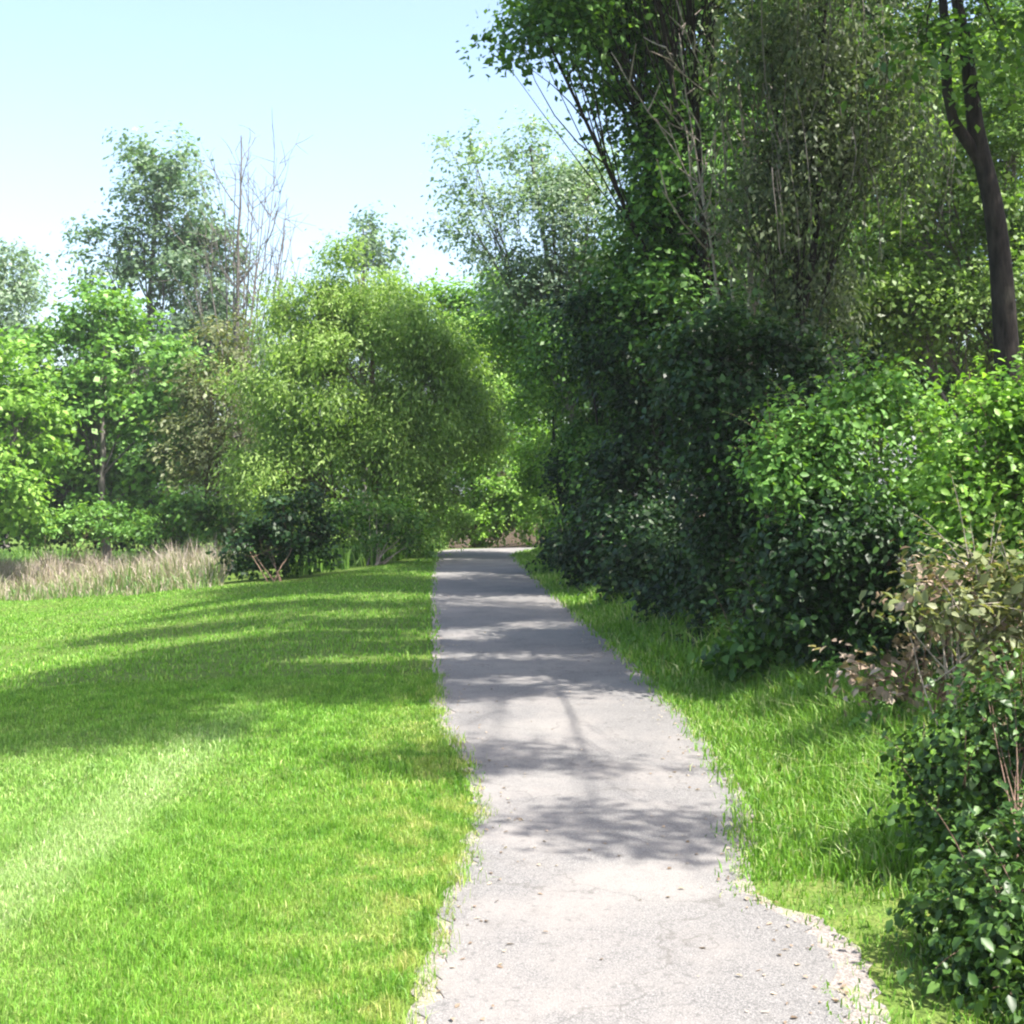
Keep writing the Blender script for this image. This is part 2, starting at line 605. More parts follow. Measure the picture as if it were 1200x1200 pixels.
def ground_material():
    m, nt, out = nt_new('ground_turf')
    base = lawn_colour(nt)
    a = N(nt, 'ShaderNodeAttribute', attribute_name='soil')
    f = noise(nt, 7, 5)
    so_ = ramp(nt, f, [(0.3, (0.03, 0.022, 0.015)), (0.55, (0.075, 0.055, 0.035)), (0.75, (0.14, 0.105, 0.07))])
    base = mixc(nt, 0.7, base, (0.075, 0.085, 0.028))
    c = mixc(nt, a.outputs['Fac'], base, so_)
    b = N(nt, 'ShaderNodeBsdfPrincipled')
    b.inputs['Roughness'].default_value = 0.95
    b.inputs['Specular IOR Level'].default_value = 0.1
    nt.links.new(c, b.inputs['Base Color'])
    bp = N(nt, 'ShaderNodeBump')
    bp.inputs['Strength'].default_value = 0.6
    bp.inputs['Distance'].default_value = 0.05
    nt.links.new(noise(nt, 40, 3), bp.inputs['Height'])
    nt.links.new(bp.outputs[0], b.inputs['Normal'])
    nt.links.new(b.outputs[0], out.inputs[0])
    return m


go = link('ground', gm, ground_material())
go['kind'] = 'structure'


# ------------------------------------------------------------------ path and its gravel margin
def ribbon(name, yl, zoff, grow_l, grow_r, seed, jag, mat):
    rng = np.random.default_rng(seed)
    n = len(yl)

    def jagged(a):
        s = np.zeros(n)
        for sc, am in ((8, 0.25), (24, 0.4), (60, 0.4), (160, 0.45)):
            kk = rng.normal(0, 1, int(n / 160 * sc) + 3)
            s += am * np.interp(np.linspace(0, len(kk) - 1, n), np.arange(len(kk)), kk)
        return s * a
    l, r = path_lr(yl)
    l = l - grow_l(yl) + jagged(jag) * np.minimum(1, 10 / np.maximum(yl, 1)) ** 0.3
    r = r + grow_r(yl) + jagged(jag) * np.minimum(1, 10 / np.maximum(yl, 1)) ** 0.3
    t = np.linspace(0, 1, 9)
    X = l[:, None] * (1 - t) + r[:, None] * t
    Y = np.repeat(yl[:, None], 9, 1)
    Z = np.full_like(X, zoff) + 0.0
    V = np.stack([X.ravel(), Y.ravel(), Z.ravel()], 1)
    i = (np.arange(n - 1)[:, None] * 9 + np.arange(8)[None, :]).ravel()
    Q = np.stack([i, i + 1, i + 10, i + 9], 1)
    o = link(name, mesh_from(name, V, Q, smooth=True), mat)
    o['kind'] = 'structure'
    return o


def asphalt():
    m, nt, out = nt_new('weathered_asphalt')
    f = noise(nt, 160, 3, rough=0.7)
    f2 = noise(nt, 1.6, 4, rough=0.6)
    f3 = noise(nt, 30, 4, rough=0.65)
    c = ramp(nt, f, [(0.28, (0.06, 0.06, 0.062)), (0.5, (0.155, 0.152, 0.155)), (0.72, (0.32, 0.31, 0.312))])
    c = mixc(nt, maprange(nt, f2, 0.4, 0.66, 0, 0.65), c, (0.225, 0.212, 0.207))
    c = mixc(nt, maprange(nt, f3, 0.54, 0.7, 0, 0.6), c, (0.095, 0.092, 0.094))
    c = mixc(nt, maprange(nt, noise(nt, 4.5, 6, rough=0.7), 0.56, 0.72, 0, 0.45), c, (0.105, 0.10, 0.097))
    c = mixc(nt, maprange(nt, noise(nt, 0.55, 3), 0.5, 0.62, 0, 0.3), c, (0.26, 0.25, 0.24))
    # hairline cracks
    g = nt.nodes.new('ShaderNodeNewGeometry')
    vo = nt.nodes.new('ShaderNodeTexVoronoi')
    vo.feature = 'DISTANCE_TO_EDGE'
    vo.inputs['Scale'].default_value = 0.75
    wv = nt.nodes.new('ShaderNodeVectorMath')
    wv.operation = 'ADD'
    nz = nt.nodes.new('ShaderNodeTexNoise')
    nz.inputs['Scale'].default_value = 2.2
    nz.inputs['Detail'].default_value = 5
    nt.links.new(g.outputs['Position'], nz.inputs['Vector'])
    nt.links.new(g.outputs['Position'], wv.inputs[0])
    nt.links.new(nz.outputs['Color'], wv.inputs[1])
    nt.links.new(wv.outputs[0], vo.inputs['Vector'])
    cr = maprange(nt, vo.outputs['Distance'], 0.0, 0.010, 0.4, 0.0)
    c = mixc(nt, cr, c, (0.07, 0.065, 0.06))
    c = mixc(nt, 1.0, c, (1.0, 0.985, 0.94), 'MULTIPLY')
    b = N(nt, 'ShaderNodeBsdfPrincipled')
    b.inputs['Roughness'].default_value = 0.9
    b.inputs['Specular IOR Level'].default_value = 0.2
    nt.links.new(c, b.inputs['Base Color'])
    bp = N(nt, 'ShaderNodeBump')
    bp.inputs['Strength'].default_value = 0.5
    bp.inputs['Distance'].default_value = 0.008
    nt.links.new(f, bp.inputs['Height'])
    nt.links.new(bp.outputs[0], b.inputs['Normal'])
    nt.links.new(b.outputs[0], out.inputs[0])
    return m


def gravel():
    m, nt, out = nt_new('pale_gravel')
    f = noise(nt, 90, 4, rough=0.7)
    f2 = noise(nt, 9, 4)
    c = ramp(nt, f, [(0.3, (0.12, 0.10, 0.08)), (0.5, (0.25, 0.22, 0.20)), (0.7, (0.42, 0.375, 0.345))])
    c = mixc(nt, maprange(nt, f2, 0.5, 0.7, 0, 0.5), c, (0.30, 0.30, 0.15))
    b = N(nt, 'ShaderNodeBsdfPrincipled')
    b.inputs['Roughness'].default_value = 0.95
    nt.links.new(c, b.inputs['Base Color'])
    bp = N(nt, 'ShaderNodeBump')
    bp.inputs['Strength'].default_value = 0.8
    bp.inputs['Distance'].default_value = 0.015
    nt.links.new(f, bp.inputs['Height'])
    nt.links.new(bp.outputs[0], b.inputs['Normal'])
    nt.links.new(b.outputs[0], out.inputs[0])
    return m


yl = np.concatenate([np.arange(-5, 16, 0.05), np.arange(16, 36.1, 0.08)])
ribbon('gravel_margin', yl, 0.004, lambda y: 0.07 + 0.0 * y, lambda y: np.interp(y, [0, 3.8, 4.45, 4.9, 7, 9, 14, 40], [.16, .15, .12, .05, .05, .06, .07, .07]), 5, 0.03, gravel())
ribbon('path', yl, 0.008, lambda y: 0.0 * y, lambda y: 0.0 * y, 6, 0.05, asphalt())


# ------------------------------------------------------------------ grass
def blades(x, y, h, wd, rng, lean=0.5, near=True, seg=2):
    n = len(x)
    th = rng.random(n) * 2 * PI
    ph = rng.random(n) * 2 * PI
    b = np.stack([x, y, H(x, y) - 0.004], 1)
    side = np.stack([np.cos(th), np.sin(th), np.zeros(n)], 1) * (wd * 0.5)[:, None]
    ln = (np.abs(rng.normal(0, lean, n)) * h)
    ld = np.stack([np.cos(ph), np.sin(ph), np.zeros(n)], 1)
    m_ = b + ld * (ln * 0.3)[:, None] + np.array([0, 0, 1]) * (h * 0.6)[:, None]
    t = b + ld * ln[:, None] + np.array([0, 0, 1]) * (h * np.clip(1 - 0.25 * ln / h, 0.3, 1))[:, None]
    V = np.stack([b - side, b + side, m_ + side * 0.75, m_ - side * 0.75, t], 1).reshape(-1, 3)
    i = np.arange(n)[:, None] * 5
    Q = np.concatenate([i, i + 1, i + 2, i + 3], 1)
    Tt = np.concatenate([i + 3, i + 2, i + 4], 1)
    return V, Q, Tt, np.repeat(rng.random(n), 5)


def grass_material(name, lawn=True, stops=None, trans=0.35):
    m, nt, out = nt_new(name)
    a = N(nt, 'ShaderNodeAttribute', attribute_name='rnd')
    if lawn:
        c = lawn_colour(nt)
        v = ramp(nt, a.outputs['Fac'], [(0, (0.6, 0.62, 0.6)), (0.6, (1.05, 1.05, 1.0)), (0.9, (1.35, 1.2, 1.3)), (0.96, (2.2, 1.4, 3.0))])
        c = mixc(nt, 1.0, c, v, 'MULTIPLY')
    else:
        c = ramp(nt, a.outputs['Fac'], stops)
    b = N(nt, 'ShaderNodeBsdfPrincipled')
    b.inputs['Roughness'].default_value = 0.5
    b.inputs['Specular IOR Level'].default_value = 0.35
    nt.links.new(c, b.inputs['Base Color'])
    t = N(nt, 'ShaderNodeBsdfTranslucent')
    tc = mixc(nt, 1.0, c, (1.3, 1.25, 0.6), 'MULTIPLY')
    nt.links.new(tc, t.inputs[0])
    mix = N(nt, 'ShaderNodeMixShader')
    mix.inputs[0].default_value = trans
    nt.links.new(b.outputs[0], mix.inputs[1])
    nt.links.new(t.outputs[0], mix.inputs[2])
    nt.links.new(mix.outputs[0], out.inputs[0])
    return m


def scatter(n, y0, y1, xmin, xmax, rng, ypow=1.0):
    y = y0 + (y1 - y0) * rng.random(n) ** ypow
    x = xmin + (xmax - xmin) * rng.random(n)
    return x, y


rng = np.random.default_rng(11)
GV, GQ, GT, GA = [], [], [], []
off = 0


def push(x, y, h, wd, lean):
    global off
    V, Q, T_, A = blades(x, y, h, wd, rng, lean)
    GV.append(V)
    GQ.append(Q + off)
    GT.append(T_ + off)
    GA.append(A)
    off += len(V)


# mown lawn left of the path; blades get wider with distance so that the turf stays closed
for (y0, y1, n, hh, ww, xm) in ((2.8, 6.5, 170000, 0.034, 0.0036, -3.8), (6.5, 11, 120000, 0.038, 0.0065, -6.2), (11, 34, 120000, 0.045, 0.015, -15.0)):
    x, y = scatter(n, y0, y1, xm, 0.0, rng)
    l, r = path_lr(y)
    edge = l - 0.04 + rng.normal(0, 0.045, n) + 0.03 * np.sin(y * 5.3) * np.sin(y * 12.1 + 1)
    fan = np.abs(x) < y * 0.46 + 1.0
    ok = (x < edge) & fan & (y < np.interp(x, LEX, LEY) + 0.3)
    x, y = x[ok], y[ok]
    k = len(x)
    hgt = hh * rng.uniform(0.6, 1.35, k)
    l = path_lr(y)[0]
    hgt *= 1 + 0.5 * (x > l - 0.14)
    hgt *= 1 + 0.35 * np.sin(x * 5.3 + 2 * np.sin(y * 3.1)) * np.sin(y * 4.7 + 1.5 * np.sin(x * 2.3))
    push(x, y, hgt, ww * rng.uniform(0.7, 1.3, k), 0.7)
gme = mesh_from('lawn_grass', np.concatenate(GV), [np.concatenate(GQ), np.concatenate(GT)], {'rnd': np.concatenate(GA)})
o = link('lawn_grass', gme, grass_material('lawn_blades'))
o['kind'] = 'stuff'
o['label'] = 'short mown bright green lawn grass left of the path'
o['category'] = 'grass'

# rougher verge right of the path
GV, GQ, GT, GA = [], [], [], []
off = 0
for (y0, y1, n, hh, ww) in ((3.0, 6.0, 26000, 0.06, 0.006), (5.2, 10.5, 60000, 0.11, 0.008), (10, 35, 60000, 0.14, 0.016)):
    x, y = scatter(n, y0, y1, -0.1, 3.4, rng)
    l, r = path_lr(y)
    gr = np.interp(y, [0, 3.8, 4.6, 5.2, 7, 9, 14, 40], [.05, .04, .01, -.02, -.02, .0, .02, .02])
    edge = r + gr + rng.normal(0, 0.055, n) + 0.05 * np.sin(y * 4.1) * np.sin(y * 9.7)
    vx = np.interp(y, VY, VX) + 0.35
    ok = (x > edge) & (x < vx)
    # patchy close to the camera
    pat = np.sin(x * 7.1 + 1) * np.sin(y * 5.3) + np.sin(x * 3.3 - y * 2.7)
    ok &= ~((y < 4.9) & (pat < rng.normal(-0.7, 0.6, n)))
    x, y = x[ok], y[ok]
    k = len(x)
    inner = np.clip((x - path_lr(y)[1] - 0.1) / 0.5, 0.4, 1.7)
    hgt = 1.3 * hh * rng.uniform(0.6, 1.6, k) * inner
    push(x, y, hgt, ww * rng.uniform(0.7, 1.4, k), 0.75)
gme = mesh_from('verge_grass', np.concatenate(GV), [np.concatenate(GQ), np.concatenate(GT)], {'rnd': np.concatenate(GA)})
o = link('verge_grass', gme, grass_material('verge_blades', False, [(0, (0.07, 0.17, 0.015)), (0.5, (0.13, 0.29, 0.025)), (0.85, (0.22, 0.38, 0.06)), (0.93, (0.40, 0.45, 0.2))]))
o['kind'] = 'stuff'
o['label'] = 'taller uncut verge grass between the path and the thicket'
o['category'] = 'grass'

# reeds and tall pale grass at the far end of the lawn
GV, GQ, GT, GA = [], [], [], []
off = 0
n = 30000
x = rng.uniform(-17, -4.6, n)
ln = np.interp(x, LEX, LEY)
y = ln + rng.random(n) ** 0.9 * 9.0
ok = (x < -4.9 - 0.5 * np.sin(y * 2.0)) & (x / y * F + 600 < 262)
x, y = x[ok], y[ok]
clump = 0.75 + 0.4 * np.sin(x * 2.3 + y) * np.sin(y * 1.7 - x)
dy = y - np.interp(x, LEX, LEY)
rise = 0.25 + 0.75 * sm(dy / 2.2)
push(x, y, 0.85 * rng.uniform(0.45, 1.3, len(x)) * clump * rise, 0.022 * rng.uniform(0.7, 1.3, len(x)), 0.6)
GA[-1] = np.clip(GA[-1] * 0.75 + np.repeat(0.28 * sm((dy - 1.0) / 2.5) - 0.12 * (dy < 1.2), 5) + 0.04, 0, 1)
gme = mesh_from('reed_bed', np.concatenate(GV), [np.concatenate(GQ), np.concatenate(GT)], {'rnd': np.concatenate(GA)})
o = link('reed_bed', gme, grass_material('reed_blades', False, [(0, (0.08, 0.19, 0.03)), (0.3, (0.18, 0.26, 0.07)), (0.5, (0.28, 0.24, 0.17)), (0.88, (0.50, 0.42, 0.38))], 0.25))
o['kind'] = 'stuff'
o['label'] = 'bed of tall pale tan reeds at the far edge of the lawn'
o['category'] = 'reeds'

GV, GQ, GT, GA = [], [], [], []
off = 0
n = 42000
x = rng.uniform(-24, -1.5, n)
y = np.interp(x, LEX, LEY) + 1.5 + rng.random(n) * 24
ok = (y < 48) & (np.abs(x) < y * 0.46 + 1) & (x < path_lr(np.minimum(y, 31))[0] - 0.6) & ((y > np.interp(x, LEX, LEY) + 8) | (x > -4.6))
x, y = x[ok], y[ok]
push(x, y, 0.5 * rng.uniform(0.4, 1.3, len(x)), 0.04 * rng.uniform(0.7, 1.3, len(x)), 0.6)
gme = mesh_from('meadow_grass', np.concatenate(GV), [np.concatenate(GQ), np.concatenate(GT)], {'rnd': np.concatenate(GA)})
o = link('meadow_grass', gme, grass_material('meadow_blades', False, [(0, (0.04, 0.11, 0.014)), (0.5, (0.09, 0.20, 0.025)), (0.9, (0.18, 0.30, 0.06))]))
o['kind'] = 'stuff'
o['label'] = 'long green meadow grass under the trees beyond the lawn'
o['category'] = 'grass'

# leaf litter and grit swept to the edges of the path
n = 900
y = 3.0 + 29 * rng.random(n) ** 1.8
l, r = path_lr(y)
sd_ = rng.random(n)
e_ = np.abs(rng.normal(0, 0.16, n))
x = np.where(sd_ < 0.3, l + e_, np.where(sd_ < 0.85, r + 0.06 - e_ * 1.3, l + (r - l) * rng.random(n)))
pos = np.stack([x, y, np.full(n, 0.013)], 1)
V, Fc, A = leaf_geo(pos, unit(np.array([0, 0, 1.0]) + rng.normal(0, 0.22, (n, 3))), rng.normal(size=(n, 3)) * np.array([1, 1, 0.1]), rng.uniform(0.01, 0.034, n), rng.uniform(0.007, 0.02, n), rng.random(n), rng.random(n), True)
V[:, 2] = np.maximum(V[:, 2], 0.0105)
o = link('leaf_litter', mesh_from('leaf_litter', V, Fc, A), M['lf_dry'])
o['kind'] = 'stuff'
o['label'] = 'small dry fallen leaves scattered along the path edges'
o['category'] = 'leaf litter'

# ------------------------------------------------------------------ trees on the left, far side of the lawn
B = px_blob


def pxb(d, lst, rd=None):
    return [B(q[0], q[1], q[2], q[3], d + (q[4] if len(q) > 4 else 0), rd, q[5] if len(q) > 5 else 1.0) for q in lst]


plant('tall_tree', 'tallest grey-green tree left, with an uneven pointed crown rising above the others', 'tree', GB(205, 48),
      pxb(48, [(190, 185, 34, 38), (225, 235, 48, 46), (165, 240, 30, 40), (128, 300, 44, 38), (195, 300, 62, 50), (255, 330, 48, 56), (175, 380, 85, 60), (240, 420, 70, 70), (170, 480, 80, 80)]),
      M['lf_grey'], M['bark_grey'], L=0.19, W=0.12, lai=4.2, cr=0.55, seed=21, trunk_r=0.2, group=None)
plant('pale_tree', 'pale hazy grey-green tree at the far left edge behind the bright trees', 'tree', GB(5, 56),
      pxb(56, [(5, 310, 38, 40, 0, .6), (-30, 350, 50, 60), (30, 370, 42, 50), (0, 430, 60, 70), (0, 520, 60, 70)]),
      M['lf_silver'], M['bark_grey'], L=0.2, W=0.12, lai=3.2, cr=0.6, seed=22, trunk_r=0.2)
plant('broadleaf_tree', 'broad bright green leafy tree below the tall grey-green one', 'tree', GB(130, 36),
      pxb(36, [(125, 370, 46, 42), (75, 420, 50, 60), (165, 430, 60, 62), (215, 450, 34, 60), (105, 500, 80, 70), (195, 520, 60, 60), (130, 570, 100, 60, 1), (60, 560, 60, 60, 1)]),
      M['lf_bright'], M['bark_grey'], L=0.17, W=0.13, lai=6, cr=0.42, seed=23, trunk_r=0.13)
plant('broadleaf_tree', 'small vivid yellow-green tree cut off by the left frame edge above the reeds', 'tree', GB(-10, 32),
      pxb(32, [(0, 430, 36, 40), (-40, 480, 60, 70), (20, 500, 46, 60), (-5, 560, 66, 46)]),
      M['lf_lime'], M['bark_grey'], L=0.15, W=0.11, lai=5.5, cr=0.4, seed=24, trunk_r=0.15)
plant('olive_tree', 'slender dull olive tree squeezed between the bright broad tree and the round yellow-green tree', 'tree', GB(262, 34),
      pxb(34, [(262, 400, 26, 40), (250, 460, 36, 55), (285, 500, 34, 60), (240, 540, 40, 60), (275, 590, 45, 40)]),
      M['lf_olive'], M['bark_brown'], L=0.13, W=0.06, lai=3.6, cr=0.38, seed=25, trunk_r=0.12, stems=3, droop=0.5)
plant('round_tree', 'large round yellow-green tree with fine drooping leaves left of where the path ends', 'tree', GB(430, 31),
      pxb(31, [(420, 330, 60, 42), (370, 355, 50, 44), (340, 390, 58, 58), (480, 370, 58, 54), (535, 420, 44, 50, .6), (550, 490, 44, 60, 1), (330, 460, 62, 70), (420, 430, 90, 80), (510, 450, 66, 80), (360, 550, 84, 70), (460, 545, 84, 70), (310, 560, 40, 60), (400, 610, 90, 50), (490, 600, 50, 46)]),
      M['lf_willow'], M['bark_brown'], L=0.115, W=0.042, lai=4.8, cr=0.36, seed=26, trunk_r=0.2, stems=3, droop=0.9, up=0.45, strand=0.16, hollow=0.3)
plant('lime_tree', 'small lime green leafy tree standing right beyond the end of the path', 'tree', GB(560, 41),
      pxb(41, [(520, 370, 50, 46), (575, 370, 46, 46), (560, 420, 50, 50), (590, 480, 44, 60), (545, 500, 52, 60), (595, 560, 50, 50), (540, 580, 56, 46), (600, 400, 50, 60)]),
      M['lf_lime'], M['bark_brown'], L=0.15, W=0.10, lai=5.5, cr=0.4, seed=27, trunk_r=0.15)
plant('distant_tree', 'small blue-green treetop peeping above the round yellow-green tree', 'tree', GB(428, 62),
      pxb(62, [(428, 268, 20, 15), (414, 292, 28, 20), (445, 290, 30, 24), (428, 340, 50, 50), (428, 420, 60, 60)]),
      M['lf_grey'], M['bark_grey'], L=0.22, W=0.14, lai=4.2, cr=0.55, seed=28, trunk_r=0.2)


# bare tree: upright leafless limbs
def bare_tree(name, label, base, tips, r0, mat, seed, sub=7, cat='tree', low=5):
    rng = np.random.default_rng(seed)
    root = thing(name, base, label, cat)
    base = np.asarray(base, float)
    T = Tubes()
    main = np.asarray(tips[0], float)
    hgt = main[2] - base[2]
    tp = wob(bez(base - np.array([0, 0, .2]), (base + main) / 2 + rng.normal(0, 0.1, 3), main, 18), r0 * 0.3, rng)
    rr = r0 * np.linspace(1, 0.16, 18)
    T.add(tp, rr, 8)
    limbs = [(tp, rr)]
    W = Tubes()
    for t in tips[1:]:
        t = np.asarray(t, float)
        k = int(rng.integers(low, low + 5))
        p0 = tp[k]
        c = p0 * 0.45 + t * 0.55
        c[2] = p0[2] + (t[2] - p0[2]) * 0.35
        lp = wob(bez(p0, c, t, 12), r0 * 0.25, rng)
        lr = rr[k] * 0.6 * np.linspace(1, 0.15, 12)
        T.add(lp, lr, 6)
        limbs.append((lp, lr))
    for lp, lr in limbs:
        for s in range(sub):
            k = int(rng.integers(len(lp) // 2, len(lp) - 1))
            p0 = lp[k]
            d = np.array([rng.normal(0, 0.4), rng.normal(0, 0.4), rng.uniform(0.5, 1.1)])
            ln = hgt * rng.uniform(0.06, 0.17)
            e = p0 + d / np.linalg.norm(d) * ln
            q = wob(bez(p0, (p0 + e) / 2 + np.array([d[0] * ln * .15, d[1] * ln * .15, 0]), e, 6), ln * 0.02, rng)
            W.add(q, np.linspace(lr[k] * 0.55 + 0.005, 0.006, 6), 5)
            for z in range(3):
                a = q[int(rng.integers(2, 6))]
                d2 = d + rng.normal(0, 0.6, 3)
                e2 = a + d2 / np.linalg.norm(d2) * ln * rng.uniform(0.2, 0.5)
                W.add(bez(a, (a + e2) / 2 + rng.normal(0, ln * .03, 3), e2, 4), np.linspace(0.012, 0.005, 4), 4)
    link('trunk', T.mesh('trunk'), mat, root)
    link('branch_spray', W.mesh('branch_spray'), mat, root)
    return root


bare_tree('bare_tree', 'leafless dead tree with thin upright limbs standing behind the round yellow-green tree', GB(272, 45),
          [P(284, 158, 45), P(325, 185, 45.4), P(345, 255, 44.7), P(262, 215, 45.6), P(305, 235, 45), P(240, 280, 44.6), P(318, 290, 45), P(298, 205, 45.3), P(352, 300, 44.8), P(228, 330, 45), P(275, 195, 45.2), P(291, 200, 44.9), P(334, 230, 45.1), P(313, 205, 45.2)], 0.13, M['bark_grey'], 31, sub=8, low=2)

# undergrowth on the left
plant('dark_bush', 'dark green bush at the lawn edge under the round yellow-green tree', 'bush', G(325, 682),
      pxb(G(325, 682)[1] + 0.8, [(320, 640, 50, 34), (365, 625, 36, 34), (285, 645, 26, 30), (345, 600, 40, 26)]),
      M['lf_dark'], M['bark_brown'], L=0.10, W=0.06, lai=4.2, cr=0.22, seed=41, trunk_r=0.03, stems=5, part=('stem', 'foliage'))
plant('low_shrub', 'twiggy green shrub with visible pale stems beside the far left edge of the path', 'bush', G(435, 662),
      pxb(G(435, 662)[1] + 0.6, [(415, 620, 38, 34), (455, 615, 36, 36), (485, 630, 26, 24), (435, 590, 40, 26)]),
      M['lf_mid'], M['twig_pale'], L=0.09, W=0.055, lai=2.0, cr=0.22, seed=42, trunk_r=0.035, stems=9, part=('stem', 'foliage'))
plant('low_shrub', 'low leafy yellow-green shrub closing the view past the end of the path', 'bush', GB(545, 40),
      pxb(40, [(520, 612, 44, 24), (565, 612, 40, 24), (605, 605, 36, 30), (585, 580, 36, 26), (640, 600, 30, 36)]),
      M['lf_lime'], M['bark_brown'], L=0.12, W=0.08, lai=3.5, cr=0.25, seed=43, trunk_r=0.03, stems=5, part=('stem', 'foliage'))
plant('low_shrub', 'sunlit light green shrub between the reeds and the broad bright tree', 'bush', GB(70, 33),
      pxb(33, [(60, 618, 46, 18), (110, 612, 40, 20), (160, 618, 36, 18), (20, 612, 36, 20)]),
      M['lf_bright'], M['bark_brown'], L=0.12, W=0.07, lai=3.5, cr=0.22, seed=44, trunk_r=0.025, stems=6, part=('stem', 'foliage'))
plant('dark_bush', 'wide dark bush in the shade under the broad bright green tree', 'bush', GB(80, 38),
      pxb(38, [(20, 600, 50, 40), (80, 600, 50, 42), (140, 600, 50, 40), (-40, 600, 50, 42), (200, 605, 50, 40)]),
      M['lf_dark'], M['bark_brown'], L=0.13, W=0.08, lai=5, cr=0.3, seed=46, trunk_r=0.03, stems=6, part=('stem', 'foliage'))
plant('low_shrub', 'mid green shrub behind the reeds, left of the dark bush', 'bush', GB(215, 32),
      pxb(32, [(190, 610, 40, 30), (235, 600, 40, 36), (260, 630, 30, 26)]),
      M['lf_mid'], M['bark_brown'], L=0.12, W=0.07, lai=3.5, cr=0.25, seed=45, trunk_r=0.03, stems=6, part=('stem', 'foliage'))


# far wood behind everything
def far_wood():
    rng = np.random.default_rng(77)
    bl = []
    for k in range(46):
        ang = rng.uniform(-0.62, 0.75)
        d = rng.uniform(66, 95)
        x = math.tan(ang) * d
        h = rng.uniform(6.0, 8.5) if x < 1 else rng.uniform(9, 14)
        bl.append((x, d, h * 0.5, rng.uniform(3, 5), 3.5, h * 0.52))
    cc, u, bi = crown_points(bl, 0.34, 0.24, 2.4, 0.9, rng, 0.5)
    V, Fc, A = crown_leaves(cc, u, 0.34, 0.24, 0.9, rng)
    V[:, 2] = np.maximum(V[:, 2], H(V[:, 0], V[:, 1]))
    o = link('far_woods', mesh_from('far_woods', V, Fc, A), M['lf_mid'])
    o['kind'] = 'stuff'
    o['label'] = 'distant mass of green woodland closing the view behind the trees'
    o['category'] = 'woods'


far_wood()

# ------------------------------------------------------------------ right side: the tree belt
# sparse silver tree against the sky
plant('silver_tree', 'airy silver-green tree with sky showing through, above the end of the path', 'tree', GB(700, 29),
      pxb(29, [(560, 200, 42, 46, 0, .42), (620, 175, 48, 40, 0, .5), (580, 280, 62, 56, 0, .55), (650, 270, 66, 66, 0, .8), (690, 200, 46, 60, 0, .8), (640, 340, 70, 50), (545, 250, 34, 50, 0, .4), (700, 330, 70, 80)]),
      M['lf_silver'], M['bark_grey'], L=0.11, W=0.06, lai=3.4, cr=0.4, seed=51, trunk_r=0.14, hollow=0.2, twigs=0.35)
# tall tree reaching over the top of the frame
T3 = 19.0
plant('oak_tree', 'tall dark green tree whose leafy boughs reach left out of the top of the picture', 'tree', GB(835, T3),
      pxb(T3, [(640, 40, 66, 46, -1.0, .75), (700, 20, 60, 60, 0, .7), (720, 100, 46, 40, 0, .5), (790, 50, 90, 90), (760, 190, 50, 70), (800, 270, 80, 80), (690, -60, 110, 90, -1), (820, -120, 150, 120), (760, 330, 80, 70), (900, 120, 100, 120, 1), (830, 180, 70, 80, -.5)]) + [(1.6, 12.6, 10.0, 1.8, .45, .5, 1.1), (2.4, 14.4, 10.6, 1.8, .4, .5, 1.0), (1.6, 16.6, 10.6, 1.9, .42, .5, 1.1), (2.2, 18.9, 11, 1.9, .4, .5, 1.1), (2.0, 21.4, 11.2, 1.9, .45, .5, 1.1), (2.2, 24.2, 11.2, 1.8, .6, .6, 1.1)],  # trailing blobs are added out of view to cast crosswise shadow bands
      M['lf_mid'], M['bark_dark'], L=0.105, W=0.068, lai=5.5, cr=0.4, seed=52, trunk_r=0.15, trunk=[GB(840, T3) - np.array([0, 0, .2]), P(838, 400, T3), P(828, 200, T3), P(838, 0, T3), P(822, -150, T3), P(780, -300, T3 - .5)], hollow=0.35, twigs=0.25)
# draped tree, brownish hanging twigs
TD = 14.5
drape = plant('draped_tree', 'grey-brown tree hung with thin drooping twigs, left of the dark crooked trunk', 'tree', GB(985, TD),
      pxb(TD, [(900, 60, 60, 80, 0, .6), (960, 30, 70, 90, 0, .7), (1030, 60, 60, 90, 0, .7), (940, 190, 60, 90, 0, .8), (1010, 170, 66, 90, 0, .7), (880, 230, 50, 70, 0, .7), (960, -110, 160, 100, 0, .7), (930, 320, 70, 60, 0.5, .8)]),
      M['lf_drape'], M['bark_dark'], L=0.08, W=0.034, lai=4.6, cr=0.26, seed=53, trunk_r=0.06, trunk=[GB(930, TD) - np.array([0, 0, .2]), P(925, 520, TD), P(938, 380, TD), P(962, 250, TD), P(958, 100, TD), P(975, -60, TD), P(965, -160, TD)], droop=1.2, up=0.3, limb_scale=0.3, strand=0.28, flat=1.1, hollow=0.2, twigs=0.5)
rng = np.random.default_rng(54)
tw = Tubes()
for k in range(70):
    px = rng.normal(975, 62)
    py = rng.uniform(-40, 200)
    d = TD + rng.normal(0, 0.7)
    a = P(px, py, d)
    ln = rng.uniform(0.5, 1.7)
    e = a + np.array([rng.normal(0, 0.12), rng.normal(0, 0.12), -ln])
    m_ = (a + e) / 2 + rng.normal(0, 0.09, 3)
    tw.add(wob(bez(a, m_, e, 7), 0.012, rng), np.linspace(0.007, 0.002, 7), 4)
link('hanging_twig', tw.mesh('hanging_twig'), M['bark_grey'], drape)['kind'] = 'stuff'
# bare snag: pale dead limbs in front of the oak
bare_tree('dead_snag', 'pale dead snag with bare crossing limbs in the gap of the dark canopy', GB(880, 15.6),
          [P(862, 20, 15.5), P(782, 140, 15.2), P(905, 40, 15.4), P(840, 70, 15.1), P(800, 60, 15.6), P(880, 175, 15.2), P(925, 110, 15.8)], 0.07, M['twig_pale'], 55, sub=6)
